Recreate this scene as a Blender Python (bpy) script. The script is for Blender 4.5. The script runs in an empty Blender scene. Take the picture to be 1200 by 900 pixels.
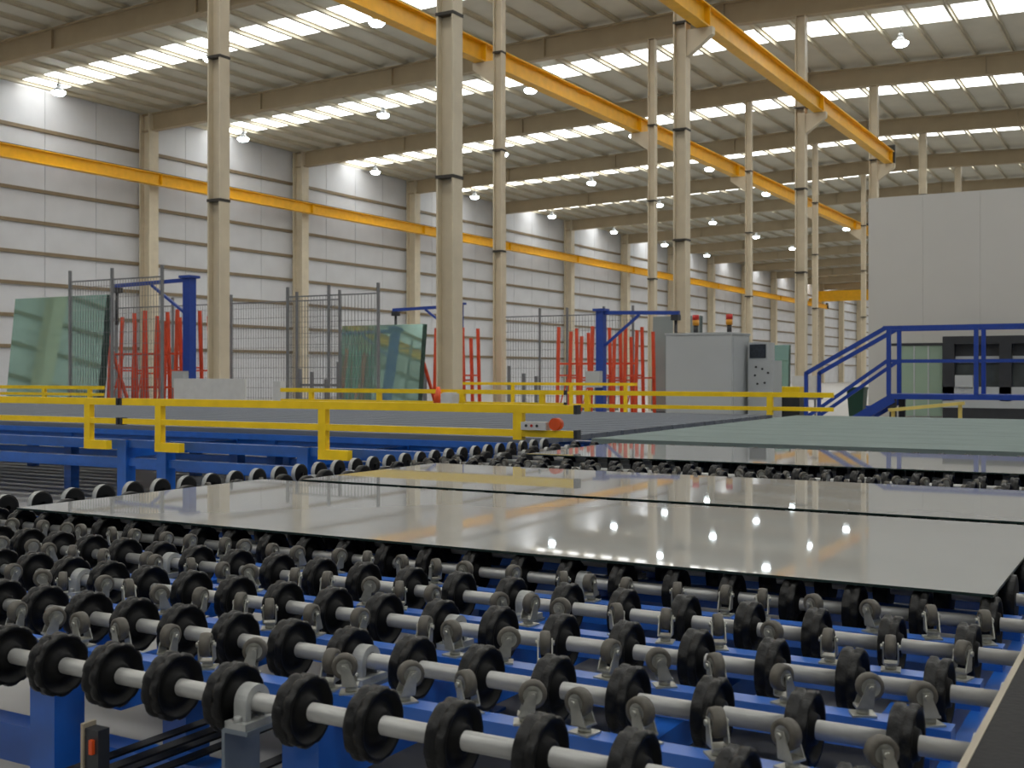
import bpy, math, random
from mathutils import Vector, Matrix, Euler
random.seed(7)
PI = math.pi
R = math.radians
sc = bpy.context.scene
COL = sc.collection

# ------------------------------------------------------------------ camera, world, exposure
cam_data = bpy.data.cameras.new('camera')
cam = bpy.data.objects.new('camera', cam_data)
COL.objects.link(cam)
cam.location = (0.0, 0.0, 1.5)
cam.rotation_euler = (R(90), 0, R(29.86))
cam_data.sensor_width = 36.0
cam_data.lens = 40.5
cam_data.shift_y = -13.0 / 1200.0
cam_data.clip_start = 0.05
cam_data.clip_end = 600
cam_data.dof.use_dof = True
cam_data.dof.focus_distance = 4.6
cam_data.dof.aperture_fstop = 8.0
sc.camera = cam

world = bpy.data.worlds.new('overcast_daylight')
sc.world = world
world.use_nodes = True
bgn = world.node_tree.nodes['Background']
bgn.inputs['Color'].default_value = (0.93, 0.96, 1.0, 1)
bgn.inputs['Strength'].default_value = 0.25

SKYLIGHT = 7.4
LAMP = 40.0
sc.view_settings.view_transform = 'Standard'
sc.view_settings.look = 'None'
sc.view_settings.gamma = 1.0
sc.view_settings.exposure = -0.3
sc.view_settings.use_curve_mapping = False
sc.cycles.max_bounces = 8
sc.cycles.diffuse_bounces = 4
sc.cycles.glossy_bounces = 4
sc.cycles.transmission_bounces = 4
sc.cycles.use_denoising = True
sc.cycles.sample_clamp_indirect = 6.0


# ------------------------------------------------------------------ materials
def lin(c):
    return tuple(((x / 255) / 12.92 if x / 255 <= 0.04045 else ((x / 255 + 0.055) / 1.055) ** 2.4) for x in c)


def mat(name, rgb, rough=0.5, metal=0.0, var=0.12, scale=6.0, bump=0.0, bscale=40.0, spec=0.5, stretch=None,
        trans=0.0, rough_var=0.0, coat=0.0, ior=1.5):
    m = bpy.data.materials.new(name)
    m.use_nodes = True
    nt = m.node_tree
    b = nt.nodes['Principled BSDF']
    c = lin(rgb)
    tc = nt.nodes.new('ShaderNodeTexCoord')
    src = tc.outputs['Object']
    if stretch:
        mp = nt.nodes.new('ShaderNodeMapping')
        mp.inputs['Scale'].default_value = stretch
        nt.links.new(src, mp.inputs['Vector'])
        src = mp.outputs['Vector']
    n = nt.nodes.new('ShaderNodeTexNoise')
    n.inputs['Scale'].default_value = scale
    n.inputs['Detail'].default_value = 4
    nt.links.new(src, n.inputs['Vector'])
    ramp = nt.nodes.new('ShaderNodeValToRGB')
    ramp.color_ramp.elements[0].position = 0.3
    ramp.color_ramp.elements[1].position = 0.72
    ramp.color_ramp.elements[0].color = tuple(x * (1 - var) for x in c) + (1,)
    ramp.color_ramp.elements[1].color = tuple(min(1, x * (1 + var)) for x in c) + (1,)
    nt.links.new(n.outputs['Fac'], ramp.inputs['Fac'])
    nt.links.new(ramp.outputs['Color'], b.inputs['Base Color'])
    b.inputs['Roughness'].default_value = rough
    b.inputs['Metallic'].default_value = metal
    b.inputs['Specular IOR Level'].default_value = spec
    b.inputs['IOR'].default_value = ior
    if trans:
        b.inputs['Transmission Weight'].default_value = trans
    if coat:
        b.inputs['Coat Weight'].default_value = coat
        b.inputs['Coat Roughness'].default_value = 0.08
    if rough_var:
        mr = nt.nodes.new('ShaderNodeMapRange')
        mr.inputs['To Min'].default_value = max(0.02, rough - rough_var)
        mr.inputs['To Max'].default_value = rough + rough_var
        nt.links.new(n.outputs['Fac'], mr.inputs['Value'])
        nt.links.new(mr.outputs['Result'], b.inputs['Roughness'])
    if bump:
        n2 = nt.nodes.new('ShaderNodeTexNoise')
        n2.inputs['Scale'].default_value = bscale
        n2.inputs['Detail'].default_value = 3
        nt.links.new(src, n2.inputs['Vector'])
        bp = nt.nodes.new('ShaderNodeBump')
        bp.inputs['Strength'].default_value = bump
        bp.inputs['Distance'].default_value = 0.02
        nt.links.new(n2.outputs['Fac'], bp.inputs['Height'])
        nt.links.new(bp.outputs['Normal'], b.inputs['Normal'])
    return m


def emit(name, rgb, strength, streak=None):
    m = bpy.data.materials.new(name)
    m.use_nodes = True
    nt = m.node_tree
    nt.nodes.clear()
    out = nt.nodes.new('ShaderNodeOutputMaterial')
    e = nt.nodes.new('ShaderNodeEmission')
    e.inputs['Color'].default_value = lin(rgb) + (1,)
    e.inputs['Strength'].default_value = strength
    nt.links.new(e.outputs[0], out.inputs['Surface'])
    return m


M = {}
M['floor'] = mat('floor_concrete', (162, 161, 159), 0.45, var=0.16, scale=0.9, rough_var=0.12)
M['wall'] = mat('wall_panel_white', (204, 205, 209), 0.5, var=0.05, scale=0.7)
M['girt'] = mat('girt_steel', (128, 112, 88), 0.6, var=0.1)
M['beige'] = mat('beige_steel', (208, 196, 172), 0.5, var=0.07, scale=2.0)
M['rafter'] = mat('rafter_steel', (172, 156, 128), 0.55, var=0.06, scale=1.0)
M['purlin'] = mat('purlin_steel', (204, 196, 174), 0.55, var=0.08, scale=1.5)
M['deck'] = mat('roof_deck', (206, 202, 188), 0.6, var=0.06, scale=0.8)
M['band'] = mat('dark_band', (52, 48, 42), 0.6)
M['yellow'] = mat('yellow_paint', (240, 180, 8), 0.42, var=0.08, scale=3.0)
M['yrail'] = mat('yellow_rail_paint', (248, 208, 14), 0.42, var=0.08, scale=6.0)
M['blue'] = mat('blue_paint', (30, 98, 192), 0.3, var=0.12, scale=8.0, spec=0.8)
M['bluedk'] = mat('blue_rail_paint', (28, 64, 152), 0.42, var=0.1, scale=8.0)
M['rubber'] = mat('black_rubber', (10, 10, 10), 0.4, var=0.3, scale=60, spec=0.35, bump=0.15, bscale=120)
M['recess'] = mat('black_hub_plastic', (7, 7, 7), 0.55, var=0.2, scale=40, spec=0.3)
M['shaft'] = mat('shaft_steel', (182, 182, 179), 0.36, metal=0.35, var=0.1, scale=18, stretch=(1, 6, 6))
M['cast'] = mat('cast_clamp', (176, 178, 176), 0.5, metal=0.2, var=0.12, scale=30)
M['zinc'] = mat('zinc_bracket', (178, 178, 170), 0.35, metal=0.6, var=0.12, scale=50)
M['greyrub'] = mat('grey_castor_tyre', (92, 88, 80), 0.55, var=0.2, scale=60)
M['plate'] = mat('grey_bearing_plate', (122, 132, 142), 0.45, metal=0.3, var=0.1, scale=12)
M['glass'] = mat('dusty_float_glass', (174, 176, 176), 0.026, var=0.04, scale=1.2, spec=0.38, trans=0.1)
M['glassedge'] = mat('glass_cut_edge', (34, 50, 46), 0.25, var=0.1)
M['green'] = mat('green_glass', (166, 204, 190), 0.012, metal=0.7, var=0.06, scale=0.6, spec=0.5, ior=1.8)
M['greyglass'] = mat('grey_glass', (140, 152, 152), 0.1, var=0.08, scale=0.8, spec=0.7)
M['black'] = mat('black_rubber_top', (24, 24, 25), 0.65, spec=0.25, var=0.18, scale=30, bump=0.1, bscale=90)
M['edge'] = mat('pale_edge_strip', (168, 158, 138), 0.5, var=0.1)
M['felt'] = mat('green_grey_felt', (116, 130, 128), 0.9, var=0.07, scale=3.0, bump=0.2, bscale=200)
M['feltb'] = mat('blue_grey_felt', (106, 112, 122), 0.85, var=0.09, scale=3.0, stretch=(0.3, 4, 1), bump=0.2, bscale=200)
M['red'] = mat('red_rack_paint', (212, 76, 42), 0.5, var=0.12, scale=5)
M['orange'] = mat('orange_plastic', (226, 84, 28), 0.45, var=0.06)
M['fence'] = mat('grey_fence_steel', (116, 118, 122), 0.5, var=0.08)
M['cabinet'] = mat('grey_cabinet_paint', (176, 180, 182), 0.5, var=0.03, scale=1.5)
M['enclosure'] = mat('enclosure_panel', (196, 194, 189), 0.6, var=0.03, scale=0.6)
M['white'] = mat('white_board', (206, 206, 204), 0.5, var=0.05)
M['dark'] = mat('dark_grey_frame', (44, 46, 50), 0.45, var=0.12)
M['pane'] = mat('machine_window', (70, 76, 76), 0.1, var=0.25, scale=2.5)
M['greenbin'] = mat('dark_green_plastic', (16, 62, 48), 0.5, var=0.1)
M['screen'] = mat('dark_display', (46, 52, 62), 0.2, var=0.3, scale=20)
M['amber'] = mat('amber_lens', (206, 140, 30), 0.35, var=0.05)
M['redlens'] = mat('red_lens', (190, 40, 34), 0.35, var=0.05)
M['paleyellow'] = mat('pale_yellow_paint', (222, 200, 110), 0.5, var=0.08)
M['palegreen'] = mat('pale_green_glass', (150, 172, 152), 0.12, var=0.06, scale=0.8, spec=0.7)
M['sky'] = emit('translucent_roof_sheet', (250, 250, 246), SKYLIGHT)
M['lamp'] = emit('lamp_lens', (236, 250, 255), LAMP)
M['lampbody'] = mat('lamp_housing', (150, 152, 152), 0.4, metal=0.4)

# ------------------------------------------------------------------ mesh helpers
WL = {}


class MB:
    def __init__(self):
        self.v, self.f, self.mi, self.sm = [], [], [], []

    def quad(self, pts, m=0):
        n = len(self.v)
        self.v += [tuple(p) for p in pts]
        self.f.append(tuple(range(n, n + len(pts))))
        self.mi.append(m)
        self.sm.append(False)
        return self

    def hexa(self, p, m=0):
        n = len(self.v)
        self.v += [tuple(q) for q in p]
        for f in ((0, 3, 2, 1), (4, 5, 6, 7), (0, 1, 5, 4), (1, 2, 6, 5), (2, 3, 7, 6), (3, 0, 4, 7)):
            self.f.append(tuple(n + i for i in f))
            self.mi.append(m)
            self.sm.append(False)
        return self

    def box(self, x0, x1, y0, y1, z0, z1, m=0):
        return self.hexa([(x0, y0, z0), (x1, y0, z0), (x1, y1, z0), (x0, y1, z0),
                          (x0, y0, z1), (x1, y0, z1), (x1, y1, z1), (x0, y1, z1)], m)

    def bar(self, p, q, w, h, m=0, up=(0, 0, 1)):
        p, q = Vector(p), Vector(q)
        d = (q - p).normalized()
        u = Vector(up)
        if abs(d.dot(u)) > 0.98:
            u = Vector((0, 1, 0))
        s = d.cross(u).normalized()
        u = s.cross(d).normalized()
        s, u = s * w / 2, u * h / 2
        return self.hexa([p - s - u, p + s - u, p + s + u, p - s + u,
                          q - s - u, q + s - u, q + s + u, q - s + u], m)

    def cyl(self, p, q, r, n=12, m=0, r2=None, caps=True):
        p, q = Vector(p), Vector(q)
        r2 = r if r2 is None else r2
        d = (q - p).normalized()
        a = Vector((0, 0, 1)) if abs(d.z) < 0.9 else Vector((1, 0, 0))
        s = d.cross(a).normalized()
        t = d.cross(s).normalized()
        b = len(self.v)
        for i in range(n):
            c = s * math.cos(2 * PI * i / n) + t * math.sin(2 * PI * i / n)
            self.v.append(tuple(p + c * r))
            self.v.append(tuple(q + c * r2))
        for i in range(n):
            j = (i + 1) % n
            self.f.append((b + 2 * i, b + 2 * i + 1, b + 2 * j + 1, b + 2 * j))
            self.mi.append(m)
            self.sm.append(True)
        if caps:
            self.f.append(tuple(b + 2 * i for i in range(n)))
            self.f.append(tuple(b + 2 * i + 1 for i in reversed(range(n))))
            self.mi += [m, m]
            self.sm += [False, False]
        return self

    def lathe_x(self, prof, n=32, mod=None):
        """prof: list of (x, r, mat) revolved about X; mod(k, angle) scales the radius of ring k."""
        b = len(self.v)
        K = len(prof)
        for k, (x, r, m) in enumerate(prof):
            for i in range(n):
                a = 2 * PI * i / n
                rr = r * (mod(k, a) if mod else 1)
                self.v.append((x, rr * math.cos(a), rr * math.sin(a)))
        for k in range(K - 1):
            for i in range(n):
                j = (i + 1) % n
                self.f.append((b + k * n + i, b + (k + 1) * n + i, b + (k + 1) * n + j, b + k * n + j))
                self.mi.append(prof[k + 1][2])
                self.sm.append(True)
        return self

    def extrude_poly(self, poly, axis, a0, a1, m=0):
        """poly: 2D outline, extruded along axis 'x','y' or 'z'."""
        def put(u, w, a):
            return {'x': (a, u, w), 'y': (u, a, w), 'z': (u, w, a)}[axis]
        n = len(self.v)
        k = len(poly)
        self.v += [put(u, w, a0) for u, w in poly] + [put(u, w, a1) for u, w in poly]
        for i in range(k):
            j = (i + 1) % k
            self.f.append((n + i, n + j, n + k + j, n + k + i))
            self.mi.append(m)
            self.sm.append(False)
        self.f.append(tuple(n + i for i in reversed(range(k))))
        self.f.append(tuple(n + k + i for i in range(k)))
        self.mi += [m, m]
        self.sm += [False, False]
        return self

    def mesh(self, name, mats, off=(0, 0, 0)):
        me = bpy.data.meshes.new(name)
        ox, oy, oz = off
        me.from_pydata([(x - ox, y - oy, z - oz) for x, y, z in self.v], [], self.f)
        for mm in (mats if isinstance(mats, (list, tuple)) else [mats]):
            me.materials.append(mm)
        me.polygons.foreach_set('material_index', self.mi)
        me.polygons.foreach_set('use_smooth', self.sm)
        me.update()
        return me

    def build(self, name, mats, parent=None, loc=None):
        """vertices are world coordinates; loc is where the object's origin goes."""
        if loc is None:
            loc = WL[parent.name] if parent else (0, 0, 0)
        return inst(name, self.mesh(name, mats, loc), parent, loc)


def inst(name, me, parent, loc, rot=None):
    o = bpy.data.objects.new(name, me)
    COL.objects.link(o)
    WL[o.name] = tuple(loc)
    if parent:
        o.parent = parent
        pl = WL[parent.name]
        o.location = (loc[0] - pl[0], loc[1] - pl[1], loc[2] - pl[2])
    else:
        o.location = loc
    if rot:
        o.rotation_euler = rot
    return o


def thing(name, loc, label, cat, group=None):
    o = inst(name, None, None, loc)
    o.empty_display_size = 0.2
    return tag(o, label, cat, group)


def tag(o, label, cat, group=None):
    o['label'] = label
    o['category'] = cat
    if group:
        o['group'] = group
    return o


def struct(o):
    o['kind'] = 'structure'
    return o


def stuff(o):
    o['kind'] = 'stuff'
    return o


def h_section(b, tf, d, tw=None):
    """H outline: flanges along u (width b), depth d along w."""
    tw = tw or tf
    B, D, T = b / 2, d / 2, tw / 2
    return [(-B, -D), (B, -D), (B, -D + tf), (T, -D + tf), (T, D - tf), (B, D - tf), (B, D), (-B, D), (-B, D - tf), (-T, D - tf), (-T, -D + tf), (-B, -D + tf)]


ORD = ['first', 'second', 'third', 'fourth', 'fifth', 'sixth', 'seventh', 'eighth', 'ninth', 'tenth', 'eleventh', 'twelfth',
       'thirteenth', 'fourteenth', 'fifteenth', 'sixteenth', 'seventeenth', 'eighteenth', 'nineteenth', 'twentieth']

# ------------------------------------------------------------------ the hall
BAY = 12.0
XW = -46.6          # left wall
XR = 16.6           # right eave
XM = -15.0          # ridge
Y0 = 6.5            # a frame line
Y_END = Y0 + 20 * BAY
Y_BACK = Y0 - 2 * BAY


def roof_z(x):      # underside of the rafters
    return 14.0 + 0.026 * (31.6 - abs(x - XM))


floor = struct(MB().box(XW - 0.3, XR + 8, Y_BACK, Y_END + 0.3, -0.2, 0).build('floor', M['floor']))

# left wall: columns, upright panels, girts
wall = struct(inst('wall_left', None, None, (XW, Y0, 0)))
pan = MB().box(-0.06, 0.0, 0.012, 2.988, 0, 15.2).box(-0.09, -0.05, 0, 3.0, 0, 15.2).mesh('wall_panel', M['wall'])
for k in range(0, 88):
    y = Y_BACK + k * 3.0
    inst('wall_panel', pan, wall, (XW, y, 0))
girt_z = [2.75, 4.2, 5.7, 7.15, 8.6, 10.1, 11.55, 13.0]
gm = MB().box(0.0, 0.10, 0.3, BAY - 0.3, -0.085, 0.085).mesh('girt', M['girt'])
for k in range(-2, 20):
    for z in girt_z:
        inst('girt', gm, wall, (XW, Y0 + k * BAY, z))
cm = MB().extrude_poly([(w, u) for u, w in h_section(0.62, 0.09, 0.75)], 'z', 0, 14.9).box(-0.45, 0.45, -0.42, 0.42, 0, 0.03).mesh('wall_column', M['beige'])
for k in range(-2, 21):
    inst('wall_column', cm, wall, (XW + 0.45, Y0 + k * BAY, 0))

struct(MB().box(XW - 0.3, XR, Y_END, Y_END + 0.2, 0, 16).build('wall_far', M['wall']))

# roof
ceil = struct(inst('ceiling', None, None, (XM, Y0, 15)))
rm = MB()
for xa, xb in ((XW, XM), (XM, XR)):
    za, zb = roof_z(xa), roof_z(xb)
    for dz0, dz1, w in ((0, 0.06, 0.36), (0.06, 0.84, 0.08), (0.84, 0.9, 0.36)):
        rm.hexa([(xa, -w / 2, za + dz0), (xb, -w / 2, zb + dz0), (xb, w / 2, zb + dz0), (xa, w / 2, za + dz0),
                 (xa, -w / 2, za + dz1), (xb, -w / 2, zb + dz1), (xb, w / 2, zb + dz1), (xa, w / 2, za + dz1)])
for x in [XW + 0.4 + 7.8 * i for i in range(1, 8)]:
    z = roof_z(x)
    rm.box(x - 0.03, x + 0.03, -0.16, 0.16, z + 0.05, z + 0.85)
rmesh = rm.mesh('rafter', M['rafter'], (XM, 0, 15))
for k in range(-2, 21):
    inst('rafter', rmesh, ceil, (XM, Y0 + k * BAY, 15))
pm = MB()
L = Y_END - Y_BACK
pm.box(-0.015, 0.015, 0, L, 0, 0.18).box(-0.09, 0.015, 0, L, 0, 0.02).box(-0.015, 0.09, 0, L, 0.16, 0.18)
pmesh = pm.mesh('purlin', M['purlin'])
n = 42
for i in range(n + 1):
    x = XW + 0.3 + (XR - XW - 0.6) * i / n
    inst('purlin', pmesh, ceil, (x, Y_BACK, roof_z(x) + 0.9))
# roof sheets with a translucent strip across the middle of every bay
for k in range(-2, 20):
    y = Y0 + k * BAY
    s0, s1 = y + 4.5, y + 6.6
    for xa, xb in ((XW, XM), (XM, XR)):
        za, zb = roof_z(xa) + 1.09, roof_z(xb) + 1.09
        for a, b, nm, mm in ((y - 5.4, s0, 'roof_sheet', M['deck']), (s0, s1, 'skylight_sheet', M['sky'])):
            q = MB().hexa([(xa, a, za), (xb, a, zb), (xb, b, zb), (xa, b, za),
                           (xa, a, za + 0.05), (xb, a, zb + 0.05), (xb, b, zb + 0.05), (xa, b, za + 0.05)])
            q.build(nm, mm, ceil)


# ------------------------------------------------------------------ high-bay lamps
def lamp_proto():
    body = MB().cyl((0, 0, 0.06), (0, 0, 0.30), 0.28, 20, 0, 0.10).cyl((0, 0, 0.30), (0, 0, 0.42), 0.10, 16).mesh('housing', M['lampbody'])
    lens = MB().cyl((0, 0, 0.0), (0, 0, 0.06), 0.30, 20).cyl((0, 0, -0.09), (0, 0, 0.0), 0.22, 20, 0, 0.30).mesh('lens', M['lamp'])
    cord = MB().cyl((0, 0, 0.42), (0, 0, 0.75), 0.02, 6).mesh('hanger', M['band'])
    return body, lens, cord


LB = lamp_proto()
lamp_rows = [35.2 + BAY * i for i in range(8)]
for ri, y in enumerate(lamp_rows):
    for ci, x in enumerate((-44.0, -34.6, -26.1)):
        z = roof_z(x) + 0.9 - 0.73
        o = thing('high_bay_lamp', (x, y, z), 'round lit high-bay lamp, %s row back from the camera, %s from the white wall' % (ORD[ri], ('nearest', 'second', 'third')[ci]),
                  'lamp', 'high-bay lamps under the roof')
        for nm, me in zip(('housing', 'lens', 'hanger'), LB):
            inst(nm, me, o, (x, y, z))
x, y = -9.6, 48.4
z = roof_z(x) + 0.17
o = thing('high_bay_lamp', (x, y, z), 'lone lit high-bay lamp right of the two overhead yellow beams', 'lamp', 'high-bay lamps under the roof')
for nm, me in zip(('housing', 'lens', 'hanger'), LB):
    inst(nm, me, o, (x, y, z))


# ------------------------------------------------------------------ inner columns
def steel_column(x, y, w, d, label, side, bracket, bands=True):
    zt = roof_z(x)
    o = thing('steel_column', (x, y, 0), label, 'column', 'beige columns inside the hall')
    MB().extrude_poly([(x + a, y + b) for b, a in h_section(d, 0.035, w, 0.03)], 'z', 0.03, zt).build('shaft', M['beige'], o)
    MB().box(x - 0.3, x + 0.3, y - 0.3, y + 0.3, 0, 0.03).build('base_plate', M['beige'], o)
    if bands:
        for z in (5.2, 8.3, 11.3):
            e = 0.012
            MB().box(x - w / 2 - e, x + w / 2 + e, y - d / 2 - e, y + d / 2 + e, z, z + 0.06).build('band', M['band'], o)
    if bracket:
        x0, x1 = x + side * w / 2, x + side * (w / 2 + 0.75)
        MB().extrude_poly([(x0, 11.1), (x1, 11.1), (x1, 10.9), (x0, 10.35)] if side > 0 else [(x1, 11.1), (x0, 11.1), (x0, 10.35), (x1, 10.9)],
                          'y', y - 0.11, y + 0.11).build('beam_bracket', M['beige'], o)
    return o


XB, XC = -17.96, -12.0
for k in range(1, 13):
    y = Y0 + k * BAY
    lab = {1: 'beige steel column behind the white board, leftmost of the inner columns',
           2: 'slim beige column just right of the orange cone, beside a thicker one',
           3: 'slim beige column crossing the grey glass stack'}.get(k, 'slim beige column, %s back in the row under the left overhead beam' % ORD[k - 1])
    steel_column(XB, y, 0.36 if k == 1 else 0.3, 0.30 if k == 1 else 0.26, lab, -1, True, k < 8)
for k in range(1, 9):
    y = Y0 + k * BAY
    lab = {1: 'thick beige steel column rising behind the orange cone',
           2: 'thick beige column rising behind the grey machine cabinet',
           3: 'beige column left of the blue stairs with beam bracket near the roof',
           4: 'beige column at the far end of the right overhead beam'}.get(k, 'beige column, %s back in the row under the right overhead beam' % ORD[k - 1])
    steel_column(XC, y, 0.38, 0.34, lab, 1, k <= 4, k < 6)


# ------------------------------------------------------------------ crane beams
def crane_beam(x, ya, yb, label, zc=11.45, h=0.62):
    o = thing('crane_beam', (x, ya, zc), label, 'crane beam')
    y = ya
    while y < yb - 0.1:
        e = min(y + BAY, yb)
        sec = [(x + u, zc + w) for u, w in h_section(0.36, 0.04, h, 0.03)]
        MB().extrude_poly(sec, 'y', y + 0.015, e - 0.015).build('beam_segment', M['yellow'], o)
        MB().box(x - 0.17, x + 0.17, y + 0.02, y + 0.06, zc - h / 2 + 0.03, zc + h / 2 - 0.03).build('stiffener', M['yellow'], o)
        MB().box(x - 0.035, x + 0.035, y, e, zc + h / 2, zc + h / 2 + 0.07).build('rail', M['band'], o)
        y = e
    MB().box(x - 0.2, x + 0.2, yb - 0.02, yb + 0.12, zc - h / 2, zc + h / 2 + 0.3).build('end_stop', M['band'], o)
    return o


crane_beam(XW + 1.25, Y_BACK, Y0 + 14 * BAY, 'long yellow crane beam running along the white left wall')
crane_beam(XB - 0.66, Y0 - BAY, Y0 + 6 * BAY + 4.2, 'yellow overhead crane beam on the slim columns, left of two', 11.42)
crane_beam(XC + 0.66, Y0 - BAY, Y0 + 4 * BAY + 0.4, 'yellow overhead crane beam ending above the grey enclosure', 11.42)
o = thing('crane_bridge', (-32, 168, 11.2), 'yellow crane bridge spanning the far end of the hall', 'crane')
MB().box(XW + 0.9, XB, 167.6, 168.6, 11.9, 13.4).build('girder', M['yellow'], o)
MB().box(-36, -33.2, 167.2, 169, 10.9, 11.9).build('trolley', M['yellow'], o)
for x in (XW + 1.25, XB - 0.4):
    MB().box(x - 0.4, x + 0.4, 166, 170, 11.83, 12.3).build('end_carriage', M['yellow'], o)


# ------------------------------------------------------------------ roller conveyor in the foreground
ZT = 0.9                                   # transport plane
RC = thing('roller_conveyor', (-2.5, 5.3, 0), 'blue-framed roller conveyor with black wheels in the foreground under the glass sheets', 'conveyor')
WR = 0.0725
AX = ZT - WR                               # shaft axis height
rows = [1.785 + 0.385 * k for k in range(20)]
wheel_x = [-0.425 - 0.1805 * k for k in range(24)]
XL, XRT = -4.72, -0.24

prof = [(-0.024, 0.018, 1), (-0.024, 0.028, 1), (-0.012, 0.033, 1), (-0.010, 0.056, 1), (-0.021, 0.060, 1),
        (-0.023, 0.066, 0), (-0.019, WR, 0), (-0.006, WR, 0), (-0.002, 0.066, 0), (0.002, 0.066, 0), (0.006, WR, 0), (0.019, WR, 0),
        (0.023, 0.066, 0), (0.021, 0.060, 1), (0.010, 0.056, 1), (0.012, 0.033, 1), (0.024, 0.028, 1), (0.024, 0.018, 1)]


def lobes(k, a):
    if k in (6, 7):
        return 1 - 0.09 * (0.5 + 0.5 * math.cos(10 * a)) ** 3
    if k in (10, 11):
        return 1 - 0.09 * (0.5 + 0.5 * math.cos(10 * a + PI)) ** 3
    return 1


wm = MB().lathe_x(prof, 40, lobes)
wheel_mesh = wm.mesh('wheel', [M['rubber'], M['recess']])
low = MB().lathe_x([(-0.022, 0.018, 1), (-0.022, 0.062, 1), (-0.02, WR, 0), (0.02, WR, 0), (0.022, 0.062, 1), (0.022, 0.018, 1)], 14)
shaft_mesh = MB().cyl((XL, 0, 0), (XRT, 0, 0), 0.0185, 16).mesh('roller_shaft', M['shaft'], ((XL + XRT) / 2, 0, 0))

# bearing block: split clamp on the shaft over a grey angle plate that stands on the frame
bb = MB()
nseg = 12
for i in range(nseg):
    a0, a1 = PI * i / nseg, PI * (i + 1) / nseg
    ro, ri = 0.036, 0.0205
    p = []
    for x_ in (-0.016, 0.016):
        for a, r in ((a0, ri), (a0, ro), (a1, ro), (a1, ri)):
            p.append((x_, r * math.cos(a), r * math.sin(a)))
    bb.hexa(p, 0)
bb.box(-0.016, 0.016, -0.036, -0.0205, -0.035, 0.0, 0).box(-0.016, 0.016, 0.0205, 0.036, -0.035, 0.0, 0)
bb.box(-0.028, 0.028, -0.05, 0.05, -0.047, -0.033, 0)
for y in (-0.042, 0.042):
    bb.cyl((0, y, -0.033), (0, y, -0.022), 0.008, 6, 0)
bb.box(-0.034, 0.034, -0.052, 0.052, -0.056, -0.047, 1).box(-0.034, -0.026, -0.052, 0.052, -0.19, -0.056, 1)
bearing_mesh = bb.mesh('bearing_block', [M['cast'], M['plate']])

full_rows = {0, 1, 2, 3, 4, 8, 12, 13, 14, 19}
hidden = MB()
for k, y in enumerate(rows):
    sh = inst('roller_shaft', shaft_mesh, RC, ((XL + XRT) / 2, y, AX), (R(random.uniform(0, 40)), 0, 0))
    sh.rotation_euler = (0, 0, 0)
    for x in wheel_x:
        if k in full_rows:
            w = inst('wheel', wheel_mesh, sh, (x + random.uniform(-0.004, 0.004), y, AX), (R(random.uniform(0, 360)), 0, 0))
        else:
            nv = len(hidden.v)
            hidden.v += [(a + x, b + y, c + AX) for a, b, c in low.v]
            hidden.f += [tuple(i + nv for i in f) for f in low.f]
            hidden.mi += low.mi
            hidden.sm += low.sm
    for x in (-1.64, -3.08, -4.66, -0.29):
        inst('bearing_block', bearing_mesh, RC, (x, y, AX))
stuff(hidden.build('wheels_under_glass', [M['rubber'], M['recess']], RC))

# blue cross bars between the shafts with swivel castors standing on them
ZB = 0.812
mids = [y + 0.1925 for y in rows[:-1]]
cb = MB().box(-2.21, 2.10, -0.027, 0.027, -0.06, 0).mesh('cross_bar', M['blue'])
br = MB()
br.box(-0.022, 0.022, -0.024, 0.024, 0.0, 0.004).cyl((0, 0, 0.004), (0, 0, 0.016), 0.013, 12)
br.box(-0.0165, 0.0165, -0.016, 0.018, 0.016, 0.02)
for s in (-1, 1):
    x_ = s * 0.0165
    br.hexa([(x_ - 0.0015, -0.014, 0.018), (x_ + 0.0015, -0.014, 0.018), (x_ + 0.0015, 0.018, 0.018), (x_ - 0.0015, 0.018, 0.018),
             (x_ - 0.0015, 0.006, 0.066), (x_ + 0.0015, 0.006, 0.066), (x_ + 0.0015, 0.022, 0.066), (x_ - 0.0015, 0.022, 0.066)])
    br.cyl((x_ - s * 0.002, 0.014, 0.057), (x_ + s * 0.006, 0.014, 0.057), 0.006, 6)
bracket_mesh = br.mesh('castor', M['zinc'])
cw = MB().lathe_x([(-0.011, 0.006, 1), (-0.011, 0.017, 1), (-0.0125, 0.019, 0), (-0.011, 0.027, 0), (0, 0.0285, 0), (0.011, 0.027, 0), (0.0125, 0.019, 0), (0.011, 0.017, 1), (0.011, 0.006, 1)], 18)
castor_wheel = cw.mesh('castor_wheel', [M['greyrub'], M['zinc']])
for g, y in enumerate(mids):
    inst('cross_bar', cb, RC, (-2.47, y, ZB))
    if g in (0, 1, 2, 3, 7, 8, 12, 13):
        for i in range(31):
            x = -0.42 - 0.139 * i + random.uniform(-0.02, 0.02)
            if any(abs(x - b) < 0.05 for b in (-1.64, -3.08)):
                x += 0.06
            if g in (7, 8) and i > 1 and i < 30:
                continue
            a = random.choice((0.2, 0.0, -0.35, 0.5, 2.2, 2.9, -2.4, 1.4, -0.9, 3.5, 0.9)) + random.uniform(-0.3, 0.3)
            c = inst('castor', bracket_mesh, RC, (x, y, ZB), (0, 0, a))
            wv = inst('castor_wheel', castor_wheel, c, (x, y, ZB))
            wv.location = (0, 0.014, 0.057)

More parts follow.
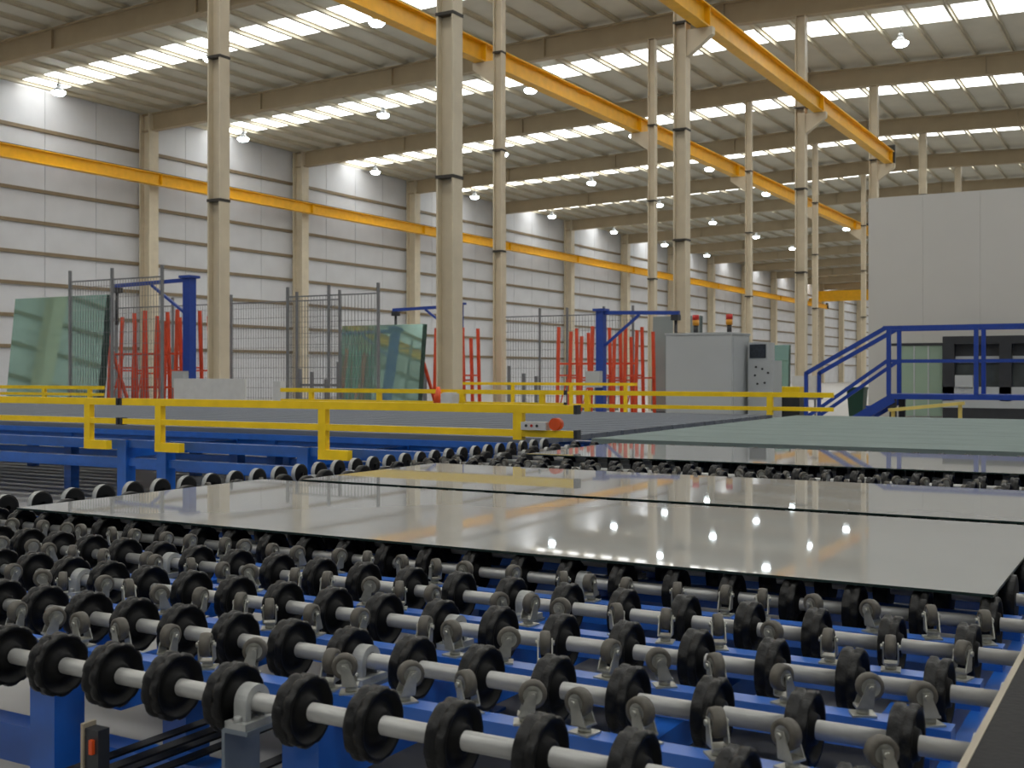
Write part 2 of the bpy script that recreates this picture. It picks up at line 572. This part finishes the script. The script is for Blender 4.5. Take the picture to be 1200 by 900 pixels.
# frame: long beams, legs, low stretchers
for x in (-4.55, -3.05, -1.61, -0.34):
    MB().box(x - 0.05, x + 0.05, 1.9, 9.0, 0.62, ZB - 0.06).build('long_beam', M['blue'], RC)
for x in (-4.55, -2.68, -0.5):
    for y in (2.14, 2.62, 4.34, 6.54, 8.74):
        MB().box(x - 0.05, x + 0.05, y - 0.05, y + 0.05, 0.012, 0.76).build('leg', M['blue'], RC)
        MB().box(x - 0.1, x + 0.1, y - 0.1, y + 0.1, 0, 0.012).build('foot_plate', M['blue'], RC)
for y in (2.2, 4.4, 6.6, 8.8):
    MB().box(-5.2 if y < 3 else -4.6, -0.3, y + 0.0, y + 0.08, 0.36, 0.47).build('stretcher', M['blue'], RC)
for x in (-2.58, -0.5):
    MB().box(x - 0.04, x + 0.04, 2.24, 8.9, 0.56, 0.68).build('inner_beam', M['blue'], RC)
for x in (-4.42, -1.2):
    MB().box(x - 0.04, x + 0.04, 2.2, 8.9, 0.47, 0.55).build('long_stretcher', M['blue'], RC)
# belt strips of the drive running lengthwise beside a support post
for i, x in enumerate((-2.28, -2.21, -1.90, -1.83)):
    MB().box(x - 0.018, x + 0.018, 1.6, 6.5, 0.55, 0.556).box(x - 0.018, x + 0.018, 1.6, 6.5, 0.50, 0.506).build('drive_belt', M['recess'], RC)
MB().box(-1.995, -1.952, 1.66, 1.69, 0.02, 0.75, 0).box(-2.0, -1.993, 1.655, 1.69, 0.02, 0.76, 1).box(-1.972, -1.962, 1.652, 1.662, 0.70, 0.73, 2).box(-2.005, -1.95, 1.65, 1.70, 0.56, 0.575, 1).build('sensor_post', [M['dark'], M['edge'], M['orange']], RC)

# left edge wheels and black side plate
ew = MB().lathe_x([(-0.016, 0.012, 1), (-0.016, 0.054, 1), (-0.016, 0.062, 0), (0.016, 0.062, 0), (0.016, 0.05, 1), (0.022, 0.012, 1)], 24)
ew_mesh = ew.mesh('edge_wheel', [M['cast'], M['recess']])
for k in range(37):
    inst('edge_wheel', ew_mesh, RC, (-4.80, 2.0 + 0.1925 * k, 0.862))
MB().box(-4.86, -4.83, 1.9, 9.0, 0.78, 0.84).build('edge_rail', M['blue'], RC)
MB().box(-0.275, 0.62, 0.4, 9.0, 0.80, 0.895).build('side_plate', M['black'], RC)
MB().box(-0.287, -0.275, 0.4, 9.0, 0.80, 0.897).build('edge_strip', M['edge'], RC)


# glass sheets lying on the conveyor
def glass_sheet(x0, x1, y0, y1, label):
    t = 0.008
    q = MB().box(x0, x1, y0, y1, ZT + 0.001, ZT + 0.001 + t)
    for i in range(6):
        q.mi[i] = 0 if i in (0, 1) else 1
    tag(q.build('glass_sheet', [M['glass'], M['glassedge']], None, ((x0 + x1) / 2, (y0 + y1) / 2, ZT)), label, 'glass sheet', 'glass sheets on the conveyor')


glass_sheet(-4.40, -0.415, 3.30, 4.87, 'large grey glass sheet nearest the camera on the roller conveyor')
glass_sheet(-4.20, 0.30, 4.97, 6.30, 'grey glass sheet lying between the nearest sheet and a strip of bare wheels')
glass_sheet(-4.10, 0.30, 7.34, 8.84, 'farthest grey glass sheet, next to the green-grey felt table')


# ------------------------------------------------------------------ felt tables behind
def felt_table(x0, x1, y0, y1, n, m, label, legs, yt, gap):
    o = thing('float_table', ((x0 + x1) / 2, (y0 + y1) / 2, 0), label, 'conveyor table')
    for i in range(n):
        a, b = yt + (y1 - yt) * i / n, yt + (y1 - yt) * (i + 1) / n
        MB().box(x0, x1, a + gap, b - gap, 0.85, 0.9).build('top_panel', m, o)
    for y in (yt + 0.04, y1 - 0.04):
        MB().box(x0 + 0.01, x1 - 0.01, y - 0.03, y + 0.03, 0.79, 0.85).build('edge_beam', M['blue'], o)
    for y, zs in ((y0 + 0.06, (0.76, 0.57)), (y0 + 0.9, (0.66, 0.44)), (y0 + 1.7, (0.70, 0.40)), (y0 + 2.6, (0.72, 0.4)), ((y0 + y1) / 2, (0.74, 0.4)), (y1 - 0.1, (0.74, 0.4))):
        for z in zs:
            MB().box(x0, x1, y - 0.04, y + 0.04, z - 0.04, z + 0.04).build('long_beam', M['blue'], o)
    for x in legs:
        for y in (y0 + 0.05, y0 + 1.7, y0 + 2.6, (y0 + y1) / 2, y1 - 0.1):
            MB().box(x - 0.065, x + 0.065, y - 0.065, y + 0.065, 0, 0.80).build('leg', M['blue'], o)
    for x in legs[::2]:
        MB().box(x - 0.05, x + 0.05, y0, y1, 0.62, 0.72).build('cross_beam', M['blue'], o)
    return o


felt_table(-26.0, -4.98, 8.42, 16.2, 20, M['feltb'], 'blue-grey topped table on blue frame behind the front yellow rail', [-24, -20, -16, -12.4, -9.53, -8.95, -7.1, -5.1], 9.25, 0.04)
felt_table(-4.62, 4.0, 9.5, 16.2, 9, M['felt'], 'green-grey felt topped table below the blue platform', [-4.5, -2, 0.5, 3.8], 9.5, 0.006)


# ------------------------------------------------------------------ yellow guard rails
def guard_rail(x0, x1, y, zt, zm, posts, zf, label, cat='rail', foot=True, w=0.07, m='yrail', caps=(False, False)):
    o = thing('guard_rail', ((x0 + x1) / 2, y, zf), label, cat, 'yellow guard rails')
    MB().bar((x0, y, zt), (x1, y, zt), w, w).build('top_rail', M[m], o)
    if zm:
        MB().bar((x0, y, zm), (x1, y, zm), w * 0.8, w * 0.8).build('mid_rail', M[m], o)
    for x in posts:
        last = foot and x > -5
        MB().box(x - w * 0.6, x + w * 0.6, y - w * 0.45, y + w * 0.45, 0.95 if last else zf, zt - w / 2).build('post', M[m], o)
        if foot and not last:
            MB().box(x - w * 0.6, x + 0.30, y - w * 0.5, y + w * 0.5, zf - 0.05, zf + 0.04).build('foot', M[m], o)
    for s, x in zip((-1, 1), (x0, x1)):
        if caps[0 if s < 0 else 1]:
            for z in ([zt, zm] if zm else [zt]):
                k = w * 0.52
                MB().box(min(x, x + s * 0.03), max(x, x + s * 0.03), y - k, y + k, z - k, z + k).build('end_cap', M['dark'], o)
    return o


YR = 8.27
guard_rail(-13.5, -9.42, YR, 1.205, 1.005, [-12.6, -9.86], 0.76, 'yellow guard rail at the far left before the blue-framed table', caps=(False, True))
guard_rail(-9.33, -4.16, YR, 1.205, 1.005, [-8.82, -6.73, -4.68], 0.76, 'long yellow guard rail on three bent posts before the blue-framed table', caps=(True, True))
guard_rail(-26, -18.8, 16.12, 1.20, 1.06, [-25, -22.3, -20.6, -19.2], 0.9, 'low yellow rail in front of the leaning green glass pack at left', foot=False)
guard_rail(-14.1, -8.3, 16.12, 1.19, 1.0, [-13.4, -11.9, -10.2, -8.7], 0.9, 'low yellow rail on the table edge by the orange cone', foot=False, caps=(False, True))
guard_rail(-8.2, -4.1, 16.12, 1.19, 0.99, [-7.9, -5.0], 0.9, 'low yellow rail before the grey machine cabinet', foot=False)
guard_rail(-17.2, -11.4, 26.0, 1.22, 1.0, [-16.6, -14.9, -13.2, -11.7], 0.0, 'distant yellow rail before the right red rack', foot=False)

o = thing('stop_button_box', (-4.42, YR, 0.97), 'small white control box with orange emergency button at the front rail end', 'control box')
MB().box(-4.63, -4.40, YR - 0.06, YR + 0.03, 1.035, 1.10).build('box', M['white'], o)
MB().cyl((-4.33, YR - 0.045, 1.085), (-4.33, YR + 0.03, 1.085), 0.05, 16).build('push_button', M['orange'], o)
for i in range(3):
    MB().cyl((-4.58 + 0.05 * i, YR - 0.066, 1.07), (-4.58 + 0.05 * i, YR - 0.06, 1.07), 0.012, 8).build('small_button', M[('dark', 'redlens', 'dark')[i]], o)

# orange cone and small white box on the table's far edge
o = thing('traffic_cone', (-10.6, 16.0, 0.9), 'small orange cone at the foot of the thick column', 'cone')
MB().box(-10.73, -10.47, 15.87, 16.13, 0.9, 0.925).build('base', M['orange'], o)
MB().cyl((-10.6, 16, 0.925), (-10.6, 16, 1.27), 0.10, 16, 0, 0.03).build('body', M['orange'], o)
tag(MB().box(-10.42, -10.2, 15.8, 16.0, 0.9, 1.16).box(-10.40, -10.22, 15.82, 15.98, 1.16, 1.18).build('small_box', M['white'], None, (-10.3, 16, 0.9)), 'small white box just right of the orange cone', 'box')

o = thing('white_board', (-17.4, 17.7, 0), 'low white board standing before the leftmost inner column', 'board')
MB().box(-18.45, -16.45, 17.68, 17.74, 0.4, 1.38).build('panel', M['white'], o)
for x in (-18.2, -16.7):
    MB().box(x - 0.04, x + 0.04, 17.74, 17.80, 0.03, 1.3).box(x - 0.05, x + 0.05, 17.5, 18.0, 0, 0.03).build('stand', M['fence'], o)
tag(MB().box(-15.62, -15.42, 17.6, 17.75, 0.0, 1.33).box(-15.65, -15.39, 17.57, 17.78, 0, 0.1).build('white_bollard', M['white'], None, (-15.5, 17.7, 0)), 'thin white bollard right of the low white board', 'bollard')


# ------------------------------------------------------------------ glass packs, racks and jib cranes
def glass_pack(x0, x1, y, z0, h, n, lean, m, label, frame='red', step=0.03, rz=0.0):
    o = thing('glass_pack', ((x0 + x1) / 2, y, 0), label, 'glass stack')
    s = math.tan(R(lean))
    for i in range(n):
        yy = y + step * i
        q = MB().hexa([(x0, yy, z0), (x1, yy, z0), (x1, yy + 0.014, z0), (x0, yy + 0.014, z0),
                       (x0, yy + s * h, z0 + h), (x1, yy + s * h, z0 + h), (x1, yy + s * h + 0.014, z0 + h), (x0, yy + s * h + 0.014, z0 + h)])
        q.mi = [1, 1, 0, 1, 0, 1]
        q.build('glass_pane', [m, M['glassedge']], o)
    d = step * n
    for i in range(4):
        x = x0 + 0.2 + (x1 - x0 - 0.4) * i / 3
        MB().bar((x, y + d + 0.06, z0), (x, y + d + 0.06 + s * h * 0.97, z0 + h * 0.97), 0.1, 0.1).build('back_post', M[frame], o)
        MB().box(x - 0.05, x + 0.05, y - 0.2, y + d + 1.2, 0, z0).build('base_beam', M[frame], o)
        MB().bar((x, y + d + 1.1, z0), (x, y + d + 0.15 + s * h * 0.6, z0 + h * 0.6), 0.07, 0.07).build('brace', M[frame], o)
    o.rotation_euler.z = rz
    return o


def storage_rack(xs, y0, y1, h, label):
    o = thing('glass_rack', ((xs[0] + xs[-1]) / 2, (y0 + y1) / 2, 0), label, 'rack', 'red glass racks')
    for i, x in enumerate(xs):
        hh = h * (1 - 0.05 * (i % 3))
        for y, l in ((y0, 0.12), (y1, -0.12)):
            MB().bar((x, y, 0.1), (x, y + l, hh), 0.08, 0.08).build('upright', M['red'], o)
        MB().bar((x, y0 - 0.4, 0.05), (x, y1 + 0.4, 0.05), 0.09, 0.1).build('base_beam', M['red'], o)
        MB().bar((x, y0 + 0.12, hh * 0.5), (x, y1 - 0.12, hh * 0.5), 0.05, 0.05).build('cross_tie', M['red'], o)
    for z in (0.35, h * 0.33, h * 0.62):
        MB().bar((xs[0], y0 + 0.12 * z / h, z), (xs[-1], y0 + 0.12 * z / h, z), 0.05, 0.06).build('long_tie', M['red'], o)
    for a, b in zip(xs[:-1:2], xs[1::2]):
        MB().bar((a, y0 + 0.03, 0.3), (b, y0 + 0.18, h * 0.62), 0.035, 0.035).build('diagonal', M['red'], o)
    return o


def jib_crane(x, y, h, xa, label, w=0.25):
    o = thing('jib_crane', (x, y, 0), label, 'jib crane', 'blue jib cranes')
    s = 1 if xa > x else -1
    MB().box(x - 0.4, x + 0.4, y - 0.4, y + 0.4, 0, 0.05).build('base_plate', M['bluedk'], o)
    MB().box(x - w / 2, x + w / 2, y - w / 2, y + w / 2, 0.05, h).build('mast', M['bluedk'], o)
    MB().box(x - w * 0.8, x + w * 0.8, y - w * 0.8, y + w * 0.8, h, h + 0.07).build('cap', M['bluedk'], o)
    MB().bar((x, y, h - 0.04), (xa, y, h - 0.10), 0.1, 0.10).build('arm', M['bluedk'], o)
    MB().bar((x + s * w / 2, y, h - 0.95), (x + (xa - x) * 0.5, y, h - 0.12), 0.07, 0.07).build('brace', M['bluedk'], o)
    MB().box(min(xa, xa - s * 0.2), max(xa, xa - s * 0.2), y - 0.11, y + 0.11, h - 0.3, h - 0.15).cyl((xa - s * 0.1, y, h - 0.3), (xa - s * 0.1, y, h - 1.2), 0.045, 10).build('hoist', M['dark'], o)
    MB().box(x - 0.32, x + 0.1, y - w / 2 - 0.2, y - w / 2, 1.1, 1.55).build('control_box', M['cabinet'], o)
    return o


glass_pack(-28.5, -24.75, 21.0, 0.45, 3.15, 8, 6, M['green'], 'large pack of green glass leaning on a rack at far left')
storage_rack([-27.2, -26.75, -26.2, -25.8, -25.3, -24.95, -24.5, -24.15], 23.5, 24.6, 3.3, 'tall red glass rack between the green glass pack and the blue jib crane')
jib_crane(-23.0, 22.6, 4.05, -25.9, 'blue jib crane right of the leftmost red rack, arm reaching left')
glass_pack(-21.5, -18.6, 27.0, 0.4, 2.5, 8, 6.5, M['green'], 'green glass pack between the leftmost column and the orange cone')
storage_rack([-19.3, -18.9, -18.6, -18.35], 28.9, 30.0, 2.85, 'narrow red rack behind the thick column by the cone')
jib_crane(-20.0, 31.4, 3.7, -22.6, 'blue jib crane half hidden behind the thick column, arm over the middle glass pack', 0.22)
storage_rack([-15.7, -15.3, -14.95, -14.6, -14.25, -13.9, -13.55, -13.2], 30.0, 31.4, 2.85, 'red glass rack right of the two middle columns')
jib_crane(-13.7, 28.8, 3.2, -11.4, 'blue jib crane before the right red rack, arm reaching right', 0.22)
glass_pack(-13.65, -12.15, 32.2, 0.35, 2.85, 8, 3, M['greyglass'], 'grey-blue glass stack right of the right red rack', 'fence')
glass_pack(-8.9, -7.72, 26.2, 0.3, 1.85, 6, 4, M['green'], 'small green glass stack behind the control desk', 'fence')

# safety fences of thin posts and wire mesh
def mesh_fence(xs, y, h, label):
    o = thing('mesh_fence', ((xs[0] + xs[-1]) / 2, y, 0), label, 'fence', 'grey wire fences')
    for x in xs:
        MB().box(x - 0.032, x + 0.032, y - 0.032, y + 0.032, 0, h).build('post', M['fence'], o)
    for a, b in zip(xs[:-1], xs[1:]):
        hh = h * 0.93
        for z in (0.15, hh):
            MB().bar((a + 0.05, y, z), (b - 0.05, y, z), 0.035, 0.035).build('mesh_rail', M['fence'], o)
        q = MB()
        nx = int((b - a) / 0.10)
        for i in range(1, nx):
            x = a + (b - a) * i / nx
            q.bar((x, y, 0.15), (x, y, hh), 0.009, 0.009)
        for i in range(1, int(hh / 0.3)):
            q.bar((a + 0.05, y, 0.15 + 0.3 * i), (b - 0.05, y, 0.15 + 0.3 * i), 0.009, 0.009)
        stuff(q.build('wire_mesh', M['fence'], o))
    return o


mesh_fence([-25.3, -23.7, -21.9], 20.6, 4.2, 'wire fence in front of the leftmost red rack')
mesh_fence([-30.2, -27.6, -25.1, -22.5, -20.9], 26.4, 3.9, 'wire fence behind the leftmost red rack and jib crane')
mesh_fence([-20.6, -19.2, -17.6], 23.8, 3.8, 'wire fence between the leftmost column and the middle glass pack')
mesh_fence([-19.6, -17.9, -16.9, -15.6, -14.6], 33.0, 3.6, 'wire fence behind the thick column and middle red rack')

# low grey trolleys on the floor before the wall
for i, (x, y) in enumerate(((-24.2, 29.5), (-22.4, 31.8), (-20.2, 35.5), (-17.6, 36.0))):
    o = thing('steel_trolley', (x, y, 0), ('low grey steel trolley behind the wire fence, right of the blue jib mast', 'grey upright trolley behind the middle wire fence',
              'grey trolley left of the thick column, far back', 'grey trolley between the two middle columns, far back')[i], 'trolley', 'grey steel trolleys')
    MB().box(x - 0.9, x + 0.9, y - 0.5, y + 0.5, 0.2, 0.3).build('deck', M['fence'], o)
    for sx in (-0.8, -0.3, 0.3, 0.8):
        hh = random.uniform(1.2, 1.9)
        MB().box(x + sx - 0.05, x + sx + 0.05, y - 0.05, y + 0.05, 0.3, hh).build('upright', M['fence'], o)
    MB().bar((x - 0.8, y, 1.1), (x + 0.8, y, 1.1), 0.06, 0.08).build('tie', M['fence'], o)
    for sx in (-0.7, 0.7):
        for sy in (-0.4, 0.4):
            MB().cyl((x + sx - 0.03, y + sy, 0.1), (x + sx + 0.03, y + sy, 0.1), 0.1, 12).build('wheel', M['dark'], o)

# ------------------------------------------------------------------ grey cabinet, towers, control desk
o = thing('machine_cabinet', (-8.3, 22.5, 0), 'big plain grey machine cabinet behind the low yellow rail', 'cabinet')
MB().box(-9.0, -7.6, 22.0, 23.1, 0.1, 2.27).build('body', M['cabinet'], o)
MB().box(-9.02, -7.58, 21.98, 23.12, 2.27, 2.31).build('roof_plate', M['cabinet'], o)
MB().box(-8.98, -7.62, 22.02, 23.08, 0, 0.1).build('plinth', M['dark'], o)
MB().box(-7.6, -7.585, 22.08, 23.02, 0.18, 2.2).build('door', M['cabinet'], o)
for x, lab in ((-8.66, 'left red and amber signal tower on the grey cabinet roof'), (-7.93, 'right red and amber signal tower on the grey cabinet roof')):
    y, z = 22.8, 2.31
    o = thing('signal_tower', (x, y, z), lab, 'signal light', 'signal towers on the cabinet')
    MB().cyl((x, y, z), (x, y, z + 0.18), 0.05, 12).build('base', M['dark'], o)
    MB().cyl((x, y, z + 0.18), (x, y, z + 0.29), 0.07, 14).build('amber_lens', M['amber'], o)
    MB().cyl((x, y, z + 0.29), (x, y, z + 0.40), 0.07, 14).build('red_lens', M['redlens'], o)
o = thing('control_desk', (-7.15, 23.0, 0), 'grey control desk with dark display right of the big cabinet', 'control panel')
MB().box(-7.5, -6.98, 22.7, 23.3, 0, 1.75).build('body', M['cabinet'], o)
MB().box(-7.52, -7.10, 22.75, 23.2, 1.75, 2.12).build('display_housing', M['cabinet'], o)
MB().box(-7.48, -7.14, 22.735, 22.75, 1.80, 2.08).build('display', M['screen'], o)
for i, (x, z) in enumerate(((-7.33, 1.62), (-7.35, 1.45), (-7.2, 1.58), (-7.3, 1.28), (-7.15, 1.3), (-7.08, 1.5))):
    MB().cyl((x, 22.68, z), (x, 22.7, z), 0.022, 10).build('button', M['dark'], o)
o = thing('yellow_pallet_truck', (-7.2, 24.6, 0), 'yellow and black trolley low behind the control desk', 'trolley')
MB().box(-7.5, -6.9, 24.3, 25.0, 1.02, 1.2).build('hood', M['yrail'], o)
MB().box(-7.5, -6.9, 24.3, 25.0, 0.25, 1.02).build('chassis', M['dark'], o)
for x in (-7.38, -7.02):
    for y in (24.35, 24.9):
        MB().cyl((x - 0.05, y, 0.16), (x + 0.05, y, 0.16), 0.16, 12).build('wheel', M['dark'], o)

# ------------------------------------------------------------------ enclosure with machine front
EY = 27.0
o = thing('machine_enclosure', (0, EY, 0), 'tall pale grey panelled enclosure behind the blue platform', 'enclosure')
for i in range(10):
    x = -6.07 + 1.2 * i
    MB().box(x + 0.0015, x + 1.1985, EY, EY + 0.08, 0, 5.5).build('panel', M['enclosure'], o)
for i in range(7):
    y = EY + 0.08 + 1.2 * i
    MB().box(-6.07, -5.99, y + 0.004, y + 1.196, 0, 5.5).build('panel', M['enclosure'], o)
MB().box(-5.99, 5.9, EY + 0.08, EY + 8.4, 5.42, 5.5).build('roof_panel', M['enclosure'], o)

o = thing('machine_tool', (-1.5, 26.4, 0), 'black-framed machine with window and grey panels behind blue railing', 'machine')
x0, x1 = -4.34, 0.8
MB().box(x0, x1, 26.3, 26.9, 2.12, 2.29).build('frame_beam', M['dark'], o)
for x in (x0, -3.2, -1.5, 0.56):
    MB().box(x, x + 0.24, 26.3, 26.9, 0.9, 2.12).build('frame_post', M['dark'], o)
MB().box(x0 + 0.24, x1, 26.5, 26.55, 1.82, 2.12).build('upper_window', M['dark'], o)
MB().box(x0 + 0.24, x1, 26.45, 26.55, 1.72, 1.86).build('ledge', M['cabinet'], o)
MB().box(x0 + 0.24, x1, 26.52, 26.58, 1.2, 1.72).build('lower_window', M['pane'], o)
MB().box(x0, x1, 26.3, 26.9, 0.75, 1.2).build('bed', M['cabinet'], o)
MB().box(x0 + 0.26, x0 + 0.62, 26.25, 26.4, 1.2, 1.45).build('side_box', M['cabinet'], o)
MB().box(x0, x1, 26.32, 26.88, 0, 0.75).build('plinth', M['dark'], o)  # dark colour stands in for the shade beneath the blue deck
o = thing('green_glass_door', (-4.6, 26.6, 0), 'pale green glass partition under a dark bar left of the black-framed machine', 'partition')
MB().box(-5.5, -4.37, 26.55, 26.63, 2.1, 2.16).build('top_bar', M['dark'], o)
for i in range(3):
    a = -5.28 + 0.3 * i
    MB().box(a + 0.01, a + 0.29, 26.57, 26.6, 0.55, 2.1).build('glass_pane', M['palegreen'], o)
    MB().box(a - 0.015, a + 0.015, 26.56, 26.62, 0.0, 2.1).build('mullion', M['cabinet'], o)

# ------------------------------------------------------------------ blue platform and stairs
o = thing('access_platform', (-2, 20.4, 0), 'blue steel access platform with railings and stairs at right', 'platform')
YA, YBk = 20.0, 20.85
MB().box(-4.19, 3.0, YA - 0.03, YBk + 0.03, 1.06, 1.145).build('deck', M['bluedk'], o)
for y, nm in ((YA, 'front'), (YBk, 'rear')):
    MB().bar((-4.25, y, 2.26), (3, y, 2.26), 0.05, 0.065).build('handrail', M['bluedk'], o)
    MB().bar((-4.2, y, 1.70), (3, y, 1.70), 0.04, 0.05).build('mid_rail', M['bluedk'], o)
    for x in (-4.16, -2.78, -1.42, 0.0, 1.4, 2.8):
        MB().box(x - 0.034, x + 0.034, y - 0.03, y + 0.03, 1.14, 2.24).build('post', M['bluedk'], o)
    xs = -4.19
    dz = 0.56
    MB().bar((xs - 0.02, y, 2.26), (-5.56, y, 2.26 - dz * 1.37), 0.06, 0.07).build('stair_handrail', M['bluedk'], o)
    MB().bar((xs, y, 1.70), (-5.56, y, 1.70 - dz * 1.75), 0.045, 0.06).build('stair_mid_rail', M['bluedk'], o)
    MB().bar((-5.56, y, 2.28 - dz * 1.37), (-5.56, y, 0.55), 0.06, 0.06).build('stair_post', M['bluedk'], o)
    MB().bar((xs + 0.1, y, 1.08), (-5.75, y, 0.06), 0.05, 0.16).build('stringer', M['bluedk'], o)
for i in range(5):
    x = -4.42 - 0.285 * i
    z = 0.94 - 0.19 * i
    MB().box(x - 0.13, x + 0.13, YA + 0.02, YBk - 0.02, z - 0.03, z).build('tread', M['bluedk'], o)
for x in (-4.1, -1.4, 1.4):
    for y in (YA + 0.05, YBk - 0.05):
        MB().box(x - 0.05, x + 0.05, y - 0.05, y + 0.05, 0, 1.06).build('leg', M['dark'], o)
tag(MB().bar((-3.78, 18.2, 0.93), (-2.7, 18.25, 1.05), 0.16, 0.05).bar((-3.72, 18.2, 0.0), (-3.72, 18.2, 0.92), 0.05, 0.05).bar((-2.76, 18.25, 0.0), (-2.76, 18.25, 1.03), 0.05, 0.05)
    .build('yellow_barrier', M['paleyellow'], None, (-3.2, 18.2, 0)), 'pale yellow sloping bar below the blue platform edge', 'barrier')

o = thing('waste_bin', (-7.96, 34.0, 0), 'dark green wheeled bin seen past the blue stairs', 'bin')
MB().hexa([(-8.14, 33.8, 0.12), (-7.78, 33.8, 0.12), (-7.78, 34.2, 0.12), (-8.14, 34.2, 0.12), (-8.2, 33.74, 1.02), (-7.72, 33.74, 1.02), (-7.72, 34.26, 1.02), (-8.2, 34.26, 1.02)]).build('body', M['greenbin'], o)
MB().box(-8.23, -7.69, 33.7, 34.3, 1.02, 1.09).build('lid', M['greenbin'], o)
for x in (-8.16, -7.8):
    MB().cyl((x, 34.2, 0.12), (x + 0.05, 34.2, 0.12), 0.12, 14).build('wheel', M['dark'], o)
o = thing('white_carton', (-9.3, 31, 0), 'pale carton on a stand behind the blue stair railing', 'box')
MB().box(-8.95, -8.3, 30.8, 31.3, 0.85, 1.42).build('carton', M['white'], o)
MB().box(-9.0, -8.25, 30.75, 31.35, 0.78, 0.85).box(-8.95, -8.9, 30.8, 30.85, 0, 0.78).box(-8.35, -8.3, 30.8, 30.85, 0, 0.78).box(-8.95, -8.9, 31.25, 31.3, 0, 0.78).box(-8.35, -8.3, 31.25, 31.3, 0, 0.78).build('stand', M['fence'], o)
